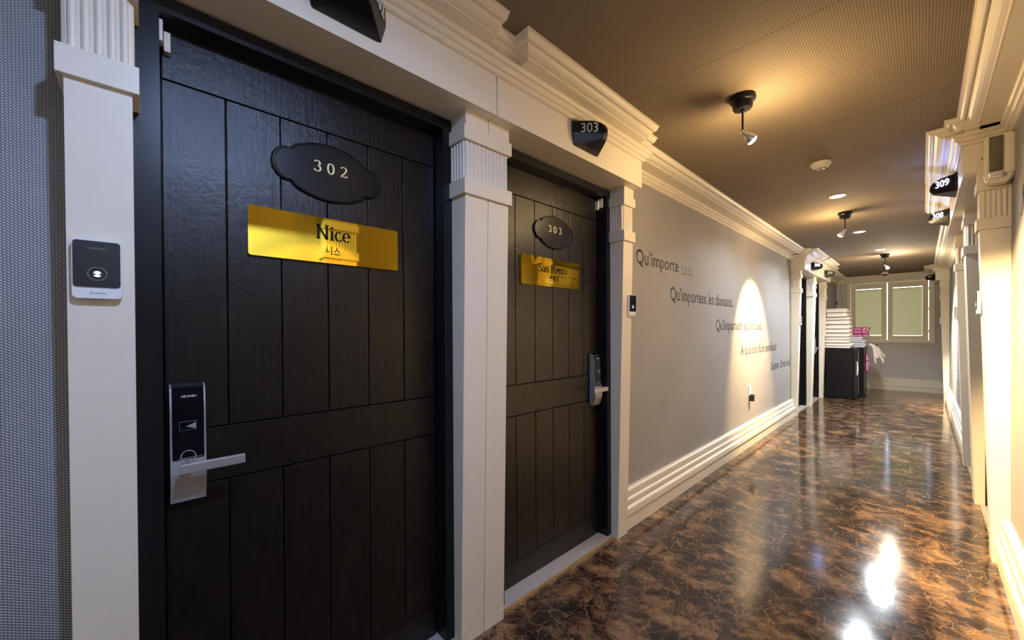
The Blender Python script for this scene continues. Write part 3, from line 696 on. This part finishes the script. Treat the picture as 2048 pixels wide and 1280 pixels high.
# ------------------------------------------------------------------ projecting room number signs
def number_sign(side, yc, num, lit, label):
    base = (XH, yc, 2.283) if side == 'L' else (W-XH, yc, 2.283)
    root = empty('room_number_sign', base, 0 if side == 'L' else PI); tag(root, label, 'sign', 'projecting black room number signs')
    bm = bmesh.new()
    pts = [(0, -.105, -.061), (0, .105, -.061), (0, -.118, .055), (0, .118, .055), (0, -.120, .0), (0, .120, .0), (.010, -.118, .0), (.010, .118, .0), (.010, -.116, .052), (.010, .116, .052),
           (.112, -.018, -.040), (.112, .018, -.040), (.127, -.010, -.018), (.127, .010, -.018), (.127, -.010, .010), (.127, .010, .010), (.112, -.022, .036), (.112, .022, .036), (.080, -.045, .052), (.080, .045, .052)]
    for p in pts: bm.verts.new(p)
    bmesh.ops.convex_hull(bm, input=bm.verts[:])
    bmesh.ops.bevel(bm, geom=bm.edges[:], offset=.003, segments=2, affect='EDGES')
    link('housing', bm, 'black', root)
    # digits on both slanted faces
    for s in (-1, 1):
        A = Vector((.010, s*.119, 0)); B = Vector((.1275, s*.014, 0))
        d = (B-A).normalized(); n = Vector((-d.y, d.x, 0)) if s == 1 else Vector((d.y, -d.x, 0))
        O = A if s == -1 else B; dd = d if s == -1 else -d
        n = n.normalized()
        if n.y*s < 0: n = -n
        # tilt of the face: lower edge recedes
        def t2(u, v, e, O=O, dd=dd, n=n):
            q = O + dd*(u+.014) + Vector((0, 0, .014+v)) + n*(.0012+e + .0)
            return q
        bmt = text_bm(num, .026, .108, -.024, .022, depth=.0022, bold=0.006)
        if lit:   # the blue light diodes of the lit signs
            L = bpy.data.lights.new('sign_glow', 'AREA'); L.shape = 'RECTANGLE'; L.size = .07; L.size_y = .03; L.energy = .45; L.color = SIGN_BLUE
            lo = bpy.data.objects.new('sign_glow', L); COL.objects.link(lo); lo.parent = root
            c = (A+B)/2 + n*.012; lo.location = c + Vector((0, 0, -.002)); lo.rotation_mode = 'QUATERNION'; lo.rotation_quaternion = n.to_track_quat('-Z', 'Y')
        o = link('digits', bmt, 'led_digits' if lit else 'grey_print', root, tf=t2); o['label'] = ('glowing ' if lit else 'unlit ') + 'digits ' + num
for a in [('L', .460, '302', False, 'black wedge sign 302 over the nearest door'), ('L', 1.667, '303', False, 'black wedge sign 303 over the second door'),
          ('L', 7.665, '305', True, 'glowing number sign over the first far left door'), ('L', 8.860, '306', False, 'unlit number sign over the second far left door'),
          ('R', 4.06, '309', True, 'glowing 309 sign on the right header, upper of two'), ('R', 5.17, '308', True, 'glowing 308 sign on the right header, lower of two'),
          ('R', 11.05, '307', False, 'unlit black number sign beside the window')]:
    number_sign(*a)

# ------------------------------------------------------------------ wall lettering
def lettering(side, s, ya, yb, z0, z1, mat, label):
    bm = text_bm(s, ya, yb, z0, z1, depth=.0006, bold=.003)
    base = (0 if side == 'L' else W, (ya+yb)/2, (z0+z1)/2)
    tf = (lambda u, v, d: (.0004+d, u, v)) if side == 'L' else (lambda u, v, d: (W-.0004-d, ya+yb-u, v))
    iv = sorted([(min(v.co.x for v in f.verts), max(v.co.x for v in f.verts)) for f in bm.faces])
    cuts = []; hi = iv[0][1]; gaps = []
    for a, b in iv:
        if a > hi: gaps.append((a-hi, (a+hi)/2))
        hi = max(hi, b)
    cuts = sorted(c for g, c in sorted(gaps, reverse=True)[:s.count(' ')])
    if not cuts: return tag(link('wall_lettering', bm, mat, tf=tf, origin=base), label, 'lettering', 'French sentences on the walls')
    root = empty('wall_lettering', base); tag(root, label, 'lettering', 'French sentences on the walls')
    lim = [-1e9] + cuts + [1e9]
    for a, b in zip(lim, lim[1:]):
        b2 = bm.copy(); bmesh.ops.delete(b2, geom=[v for v in b2.verts if not a < v.co.x < b], context='VERTS')
        link('word', b2, mat, root, tf=tf, origin=base)
    bm.free()
lettering('L', "Qu'importe", 2.490, 3.175, 1.735, 1.872, 'vinyl', "topmost grey line starting Qu'importe, beside door 303")
lettering('L', "tout.", 3.235, 3.48, 1.758, 1.848, 'vinyl_faded', 'worn pale word ending the topmost wall line')
lettering('L', "Qu'importent les diamants.", 3.025, 4.493, 1.502, 1.648, 'vinyl', "second grey line reading Qu'importent les diamants")
lettering('L', "Qu'importent les virtuoses.", 4.005, 5.561, 1.262, 1.408, 'vinyl', 'third grey line, crossed by the light cone')
lettering('L', "A quoi bon faire semblant?", 4.752, 6.253, .985, 1.130, 'vinyl', 'fourth grey line reading A quoi bon faire semblant')
lettering('L', "Exister. Etres soi.", 5.974, 7.020, .765, .878, 'vinyl', 'lowest grey line reading Exister Etres soi')
lettering('R', "Apr\u00e8s", 2.80, 3.11, 1.80, 1.99, 'vinyl', 'lettering on the right wall cut by the photo edge')

# ------------------------------------------------------------------ wall fittings
def socket(side, y, z, label):
    base = (0, y, z) if side == 'L' else (W, y, z); root = empty('wall_outlet', base, 0 if side == 'L' else PI); tag(root, label, 'outlet')
    bm = bmesh.new(); prism(bm, rrect(.072, .118, .006), 'x', 0, .010); link('cover_plate', bm, 'white_plastic', root)
    bm = bmesh.new(); prism(bm, [(.019*math.cos(2*PI*k/20), .022+.019*math.sin(2*PI*k/20)) for k in range(20)], 'x', .010, .0115); link('socket_face', bm, 'cream_plastic', root)
    return root
s = socket('L', 5.04, .600, 'white wall outlet low on the left wall under the light cone')
bm = bmesh.new(); box(bm, .010, .050, -.024, .024, -.115, -.040, .004); link('plug_adapter', bm, 'black_matt', s)['label'] = 'dark plug in the lower socket'
socket('R', 8.30, .62, 'white wall outlet low on the right wall past door 308')

# emergency light on the side of the nearest right pilaster
root = empty('emergency_light', (1.655, 3.40, 2.20)); tag(root, 'cream emergency light with mirror lamp window above the right pilaster', 'emergency light')
bm = bmesh.new(); prism(bm, [(-.057, .135), (.048, .135), (.048, -.085), (.030, -.120), (-.045, -.120), (-.057, -.09)], 'y', -.085, -.002); bmesh.ops.bevel(bm, geom=bm.edges[:], offset=.008, segments=3, affect='EDGES')
link('housing', bm, 'cream_plastic', root)
bm = bmesh.new(); box(bm, -.041, .006, -.092, -.080, -.062, .125, .003); link('lamp_window', bm, 'glass_dark', root)
bm = bmesh.new(); box(bm, -.042, .008, -.104, -.080, -.098, -.070, .004); link('chrome_lip', bm, 'chrome', root)
bm = bmesh.new(); box(bm, .012, .046, -.096, -.080, -.080, .128, .007); link('battery_cover', bm, 'cream_plastic', root)
bm = bmesh.new(); lathe(bm, [(.006, 0), (.006, .004)], (-.060, -.045, .03), 12, Matrix.Rotation(-PI/2, 3, 'Y')); link('test_button', bm, 'black_matt', root)

# ------------------------------------------------------------------ ceiling fittings
def smoke(x, y, r, mat2, label):
    root = empty('smoke_detector', (x, y, H)); tag(root, label, 'smoke detector')
    bm = bmesh.new(); lathe(bm, [(r*.4, -.001), (r, -.001), (r*1.0, -.012), (r*.96, -.016), (r*.80, -.020), (r*.78, -.030), (r*.55, -.040), (r*.3, -.043), (0, -.044)], seg=32)
    link('housing', bm, 'cream_plastic', root, smooth=True)
    bm = bmesh.new()
    for k in range(10):
        a = 2*PI*k/10
        lathe(bm, [(.0045, -.046), (.0045, -.038)], (r*.50*math.cos(a), r*.50*math.sin(a), .002), 8)
    lathe(bm, [(r*.22, -.047), (r*.22, -.040)], (0, 0, .0015), 14)
    link('vent_slots', bm, 'black_matt', root)
smoke(.882, 3.418, .058, None, 'round cream smoke detector between the first lamp and the first downlight')
root = empty('dome_camera', (.836, 10.95, H)); tag(root, 'small cream dome with black lens near the window', 'security camera')
bm = bmesh.new(); lathe(bm, [(.02, -.001), (.052, -.001), (.054, -.03), (.046, -.042)], seg=24); link('mount_ring', bm, 'cream_plastic', root, smooth=True)
bm = bmesh.new(); lathe(bm, [(.044, -.040), (.042, -.056), (.028, -.070), (0, -.077)], seg=24); link('dark_dome', bm, 'glass_black', root, smooth=True)

def downlight(k, x, y, p):
    root = empty('recessed_downlight', (x, y, H))
    lab = {1: 'cool round downlight between smoke detector and second spotlight', 2: 'cool round downlight right after the second spotlight', 3: 'farthest cool downlight before the last spotlight',
           0: 'cool downlight above the nearest door, out of frame', 4: 'cool downlight behind the camera'}[k]
    tag(root, lab, 'downlight', 'cool recessed downlights')
    bm = bmesh.new(); rings(bm, [[(r*math.cos(2*PI*j/28), r*math.sin(2*PI*j/28), z) for j in range(28)] for r, z in ((.062, -.0005), (.062, -.004), (.052, -.007), (.048, -.0005))], closed=True)
    link('trim_ring', bm, 'white_plastic', root, smooth=True)
    bm = bmesh.new(); lathe(bm, [(.0475, -.001), (.047, -.004), (.03, -.006), (0, -.0065)], seg=24); link('diffuser', bm, 'led', root, smooth=True)
    L = bpy.data.lights.new('downlight_light', 'AREA'); L.shape = 'DISK'; L.size = .09; L.energy = p; L.color = NEAR_LED if k == 0 else COOL; L.spread = math.radians(178 if k == 0 else 150)
    lo = bpy.data.objects.new('downlight_light', L); COL.objects.link(lo); lo.parent = root; lo.location = (0, 0, -.012)
for k, (x, y, p) in enumerate(LEDS): downlight(k, x, y, p)

def spotlamp(k, x, y, tgt, power, col):
    root = empty('ceiling_spotlight', (x, y, H))
    lab = {1: 'nearest black ceiling spotlight with a warm bulb', 2: 'middle black ceiling spotlight with warm bulb beside the cool downlight', 3: 'farthest small black ceiling spotlight near the window', 0: 'black ceiling spotlight behind the camera'}[k]
    tag(root, lab, 'spotlight', 'black adjustable ceiling spotlights')
    bm = bmesh.new(); lathe(bm, [(.01, -.001), (.056, -.001), (.058, -.014), (.055, -.021), (.046, -.026), (.043, -.052), (.038, -.060), (.016, -.064), (0, -.064)], seg=32)
    link('canopy', bm, 'black', root, smooth=True)
    bm = bmesh.new(); lathe(bm, [(.009, -.062), (.009, -.072), (.0045, -.074), (.0045, -.165)], seg=12); link('stem', bm, 'black', root, smooth=True)
    j = Vector((0, 0, -.170)); d = (Vector(tgt) - Vector((x, y, H)) - j).normalized()
    bm = bmesh.new(); lathe(bm, [(0, -.011), (.008, -.008), (.011, 0), (.008, .008), (0, .011)], j, 12); link('swivel_joint', bm, 'chrome', root, smooth=True)
    q = Vector((0, 0, 1)).rotation_difference(d).to_matrix(); a0 = j + d*.006
    bm = bmesh.new(); lathe(bm, [(0, 0), (.010, 0), (.012, .016), (.020, .026), (.026, .046), (.0265, .056), (.023, .054), (.018, .04), (0, .036)], a0, 24, q)
    link('lamp_head', bm, 'silver', root, smooth=True)
    bm = bmesh.new(); lathe(bm, [(0, .038), (.018, .042), (.0235, .054), (.021, .062), (.012, .067), (0, .068)], a0, 20, q)
    link('bulb', bm, 'bulb' if k != 3 else 'bulb_cool', root, smooth=True)
    for nm, en, sz, bl, out in (('spot_beam', power*.6, 63, .45, .085), ('spot_core', power*.4, 50, .9, .085), ):
        L = bpy.data.lights.new(nm, 'SPOT'); L.energy = en; L.color = col; L.spot_size = math.radians(sz); L.spot_blend = bl; L.shadow_soft_size = .02
        lo = bpy.data.objects.new(nm, L); COL.objects.link(lo); lo.parent = root; lo.location = a0 + d*out
        lo.rotation_mode = 'QUATERNION'; lo.rotation_quaternion = d.to_track_quat('-Z', 'Y')
    L = bpy.data.lights.new('bulb_glow', 'POINT'); L.energy = (.2, 16, 18, 30)[k]; L.color = col; L.shadow_soft_size = .025
    lo = bpy.data.objects.new('bulb_glow', L); COL.objects.link(lo); lo.parent = root; lo.location = a0 + d*.11
for k, a in enumerate(SPOTS): spotlamp(k, *a)

# ------------------------------------------------------------------ window with shutters
win = empty('window_1', ((WX0+WX1)/2, YE, WZ0)); tag(win, 'window with two closed pale green shutters on the end wall', 'window', kind='structure')
WB = ((WX0+WX1)/2, YE, WZ0)
bm = bmesh.new(); c = .062
y0, y1 = YE-.022, YE
x0, x1, z0, z1 = WX0-c, WX1+c-.004, WZ0-c, WZ1+.03
box(bm, x0, WX0, y0, y1, z0, z1, .003); box(bm, WX1, x1, y0, y1, z0, z1, .003); box(bm, WX0, WX1, y0, y1, z0, WZ0, .003); box(bm, WX0, WX1, y0, y1, WZ1, z1, .003)
link('window_casing', bm, 'paint', win, origin=WB)
xm = .842
def shutter(xa, xb, label, hx):
    za, zb = WZ0+.001, WZ1-.009; st = .082
    bm = bmesh.new(); ya, yb = YE-.016, YE+.016
    gx = .016 if False else 0
    box(bm, xa, xa+st, ya, yb, za, zb); box(bm, xb-st, xb, ya, yb, za, zb); box(bm, xa+st, xb-st, ya, yb, za, za+.095); box(bm, xa+st, xb-st, ya, yb, zb-.115, zb)
    sh = link('shutter', bm, 'shutter', win, origin=WB); sh['label'] = label
    bm = bmesh.new(); n = 36; A, B_ = za+.107, zb-.130
    for k in range(n):
        zc = A + (B_-A)*(k+.5)/n; h = (B_-A)/n*.62
        prism(bm, [(YE-.006, zc-h), (YE-.004, zc-h), (YE+.008, zc+h), (YE+.006, zc+h)], 'x', xa+st+.0005, xb-st-.0005)
    link('slats', bm, 'blind', sh, origin=WB)
    bm = bmesh.new(); box(bm, hx-.006, hx+.006, YE-.034, YE-.016, 1.66, 1.76, .004); link('shutter_handle', bm, 'white_plastic', sh, origin=WB)
shutter(WX0+.004, xm-.007, 'left shutter', xm-.045); shutter(xm+.007, 1.444, 'right shutter', xm+.042)
bm = bmesh.new(); box(bm, 1.452, 1.480, YE-.002, YE+.03, WZ0, WZ1); link('frame_post', bm, 'shutter', win, origin=WB)
bm = bmesh.new()
for z in (1.25, 1.70, 2.12): box(bm, 1.438, 1.456, YE-.018, YE-.004, z-.03, z+.03)
link('hinge', bm, 'silver', win, origin=WB)
# cable and small fittings at the left end of the end wall
bm = bmesh.new(); tube(bm, [(.085, YE-.006, 2.30), (.082, YE-.006, 2.10), (.090, YE-.008, 1.96), (.115, YE-.010, 1.90), (.150, YE-.008, 1.86)], .003, 6)
tag(link('cable', bm, 'dim_print', smooth=True), 'thin grey cable hanging left of the window', 'cable')
bm = bmesh.new(); box(bm, .655, .690, YE-.020, YE-.001, .865, .965, .002)
tag(link('wall_bracket', bm, 'black_matt'), 'small black bracket under the window sill', 'bracket')
bm = bmesh.new(); box(bm, .001, .022, YE-.10, YE-.05, 1.86, 1.92, .003)
tag(link('junction_box', bm, 'black_matt'), 'small black box in the far left corner', 'box')

# ------------------------------------------------------------------ cabinets
def cabinet(x0, x1, y0, y1, h, label, feat):
    base = ((x0+x1)/2, (y0+y1)/2, 0); root = empty('cabinet', base); tag(root, label, 'cabinet', 'black low cabinets')
    bm = bmesh.new(); box(bm, x0, x1-.03, y0, y1, .012, h, .004); box(bm, x0+.02, x1-.05, y0+.02, y1-.02, 0, .014); link('body', bm, 'black', root, origin=base)
    bm = bmesh.new(); box(bm, x1-.028, x1, y0+.002, y1-.002, .03, h-.01, .004); d = link('cabinet_door', bm, 'black', root, origin=base)
    if feat:
        yy = y0 + .10
        bm = bmesh.new(); tube(bm, [(x1+.012, yy, .44), (x1+.022, yy, .47), (x1+.024, yy, .56), (x1+.022, yy, .66), (x1+.016, yy, .70)], [.004, .011, .013, .008, .009], 10)
        link('handle', bm, 'white_plastic', d, origin=base, smooth=True)
    bm = bmesh.new(); box(bm, x1, x1+.004, y1-.035, y1-.025, .05, h-.03); link('edge_strip', bm, 'silver', d, origin=base)
cabinet(.09, .515, 9.47, 10.02, .945, 'black cabinet with a white handle carrying the towel stack', True)
cabinet(.09, .590, 10.06, 10.72, .945, 'black cabinet nearer the window under the pink cloth', False)

# ------------------------------------------------------------------ folded towels, sheets
def folded(name, x0, x1, y0, y1, z0, z1, mat, label, group, seed, sag=.012, folds=3, cat='towel'):
    rnd = random.Random(seed); base = ((x0+x1)/2, (y0+y1)/2, z0)
    bm = bmesh.new(); nx, ny = 14, 10; th = z1-z0; ph = [rnd.uniform(0, 6) for _ in range(8)]
    # stacked soft layers, each a pillow-like slab with a rounded fold on the +x edge
    for f in range(folds):
        a = f/folds*th; b = (f+1)/folds*th
        dx = rnd.uniform(-.028, .012); dy = rnd.uniform(-.003, .02)
        prof = []
        for k in range(9):
            t = -PI/2 + PI*k/8; prof.append((math.cos(t)*(b-a)*.5, (a+b)/2 + math.sin(t)*(b-a)*.47))
        def wob(x, y, z): return .35*(b-a)*math.sin(9*x+ph[0]+f)*math.sin(7*y+ph[1]) * .35 + .006*math.sin(21*y+ph[2]+f)
        rs = []
        for j in range(ny+1):
            y = y0 + dy + (y1-y0)*j/ny; ring = []
            ey = 1 - .5*max(0, (abs(j/ny-.5)-.38)/.12)**2
            up_ = []; 
            for i in range(nx+1):
                x = x0+dx + (x1-x0-(b-a)*.5)*i/nx; up_.append((x, b - (b-a)*.03))
            lo_ = [(x, a + (b-a)*.03) for x, _ in up_][::-1]
            edge = [(x1+dx-(b-a)*.5 + px, pz) for px, pz in prof[::-1]][1:-1]
            for x, z in up_ + edge + lo_:
                zz = a + .001 + (z-a)*ey*.97 + wob(x, y, z)*max(0, (z-a)/(b-a)-.5)*.4
                ring.append((x, y, z0 + min(max(0.0005, zz), th-.0005)))
            rs.append(ring)
        rings(bm, rs)
    o = link(name, bm, mat, origin=base, smooth=True); tag(o, label, cat, group)
    return o
z = .946; hs = [.040, .055, .060, .050, .150, .165, .055, .165]
ord_ = ['bottom', 'second from the bottom', 'third from the bottom', 'fourth from the bottom', 'fifth from the bottom, thick', 'sixth from the bottom, thick', 'thin one under the top', 'topmost']
for k, h in enumerate(hs):
    xo = [.47, .49, .46, .45, .46, .455, .455, .40][k]
    folded('folded_towel', .09+.01*(k % 2), xo, 9.475+.004*k, 9.96-.01*(k % 3), z, z+h, 'towel', 'folded white towel, %s of the stack on the black cabinet' % ord_[k], 'folded white towels on the cabinet', 100+k, folds=2 if h > .1 else 1)
    z += h+.0015
z = .946
for k, h in enumerate([.065, .07, .065]):
    folded('folded_sheet', .20, .62-.015*k, 10.10, 10.60, z, z+h, 'sheet', 'bluish white folded sheet, %s under the pink cloth' % ['lowest', 'middle', 'upper'][k], 'white sheets under the pink cloth', 200+k, folds=2, cat='sheet'); z += h+.0015
folded('folded_blanket', .28, .655, 10.14, 10.55, z+.002, z+.19, 'pink', 'magenta and pink patterned folded cloth on white sheets', None, 301, folds=3, cat='blanket')
# cloth strips hanging over the cabinet edge and a pink cloth below them
bm = bmesh.new(); rnd = random.Random(5)
for k in range(9):
    y = 10.22 + k*.045; r = rnd.uniform(.014, .022); x = .65 + rnd.uniform(0, .02)
    dx = .02 + .016*k; dy = rnd.uniform(-.02, .02); L_ = rnd.uniform(.16, .30)
    tube(bm, [(x-.012, y, .985+rnd.uniform(0, .02)), (x+.02, y, .985), (x+.045+dx*.3, y+dy*.3, .93), (x+.05+dx*.6, y+dy*.6, .93-L_*.5), (x+.055+dx, y+dy, .93-L_)], [r*.8, r, r, r*.9, r*.6], 8)
tag(link('mop_head', bm, 'towel', smooth=True), 'white cloth strips hanging over the cabinet edge', 'mop')
bm = bmesh.new(); rs = []
for j in range(13):
    y = 10.30 + .24*j/12; off = .010*math.sin(j*1.7)
    rs.append([(.600+off, y, .80), (.615+off, y, .80), (.622+off*1.3, y, .62), (.618+off*.8, y, .47+.01*math.sin(j)), (.604+off*.8, y, .47), (.602+off, y, .62)])
rings(bm, rs); tag(link('hanging_cloth', bm, 'pink', smooth=True), 'magenta cloth hanging down the cabinet front', 'cloth')
bpy.context.view_layer.update()
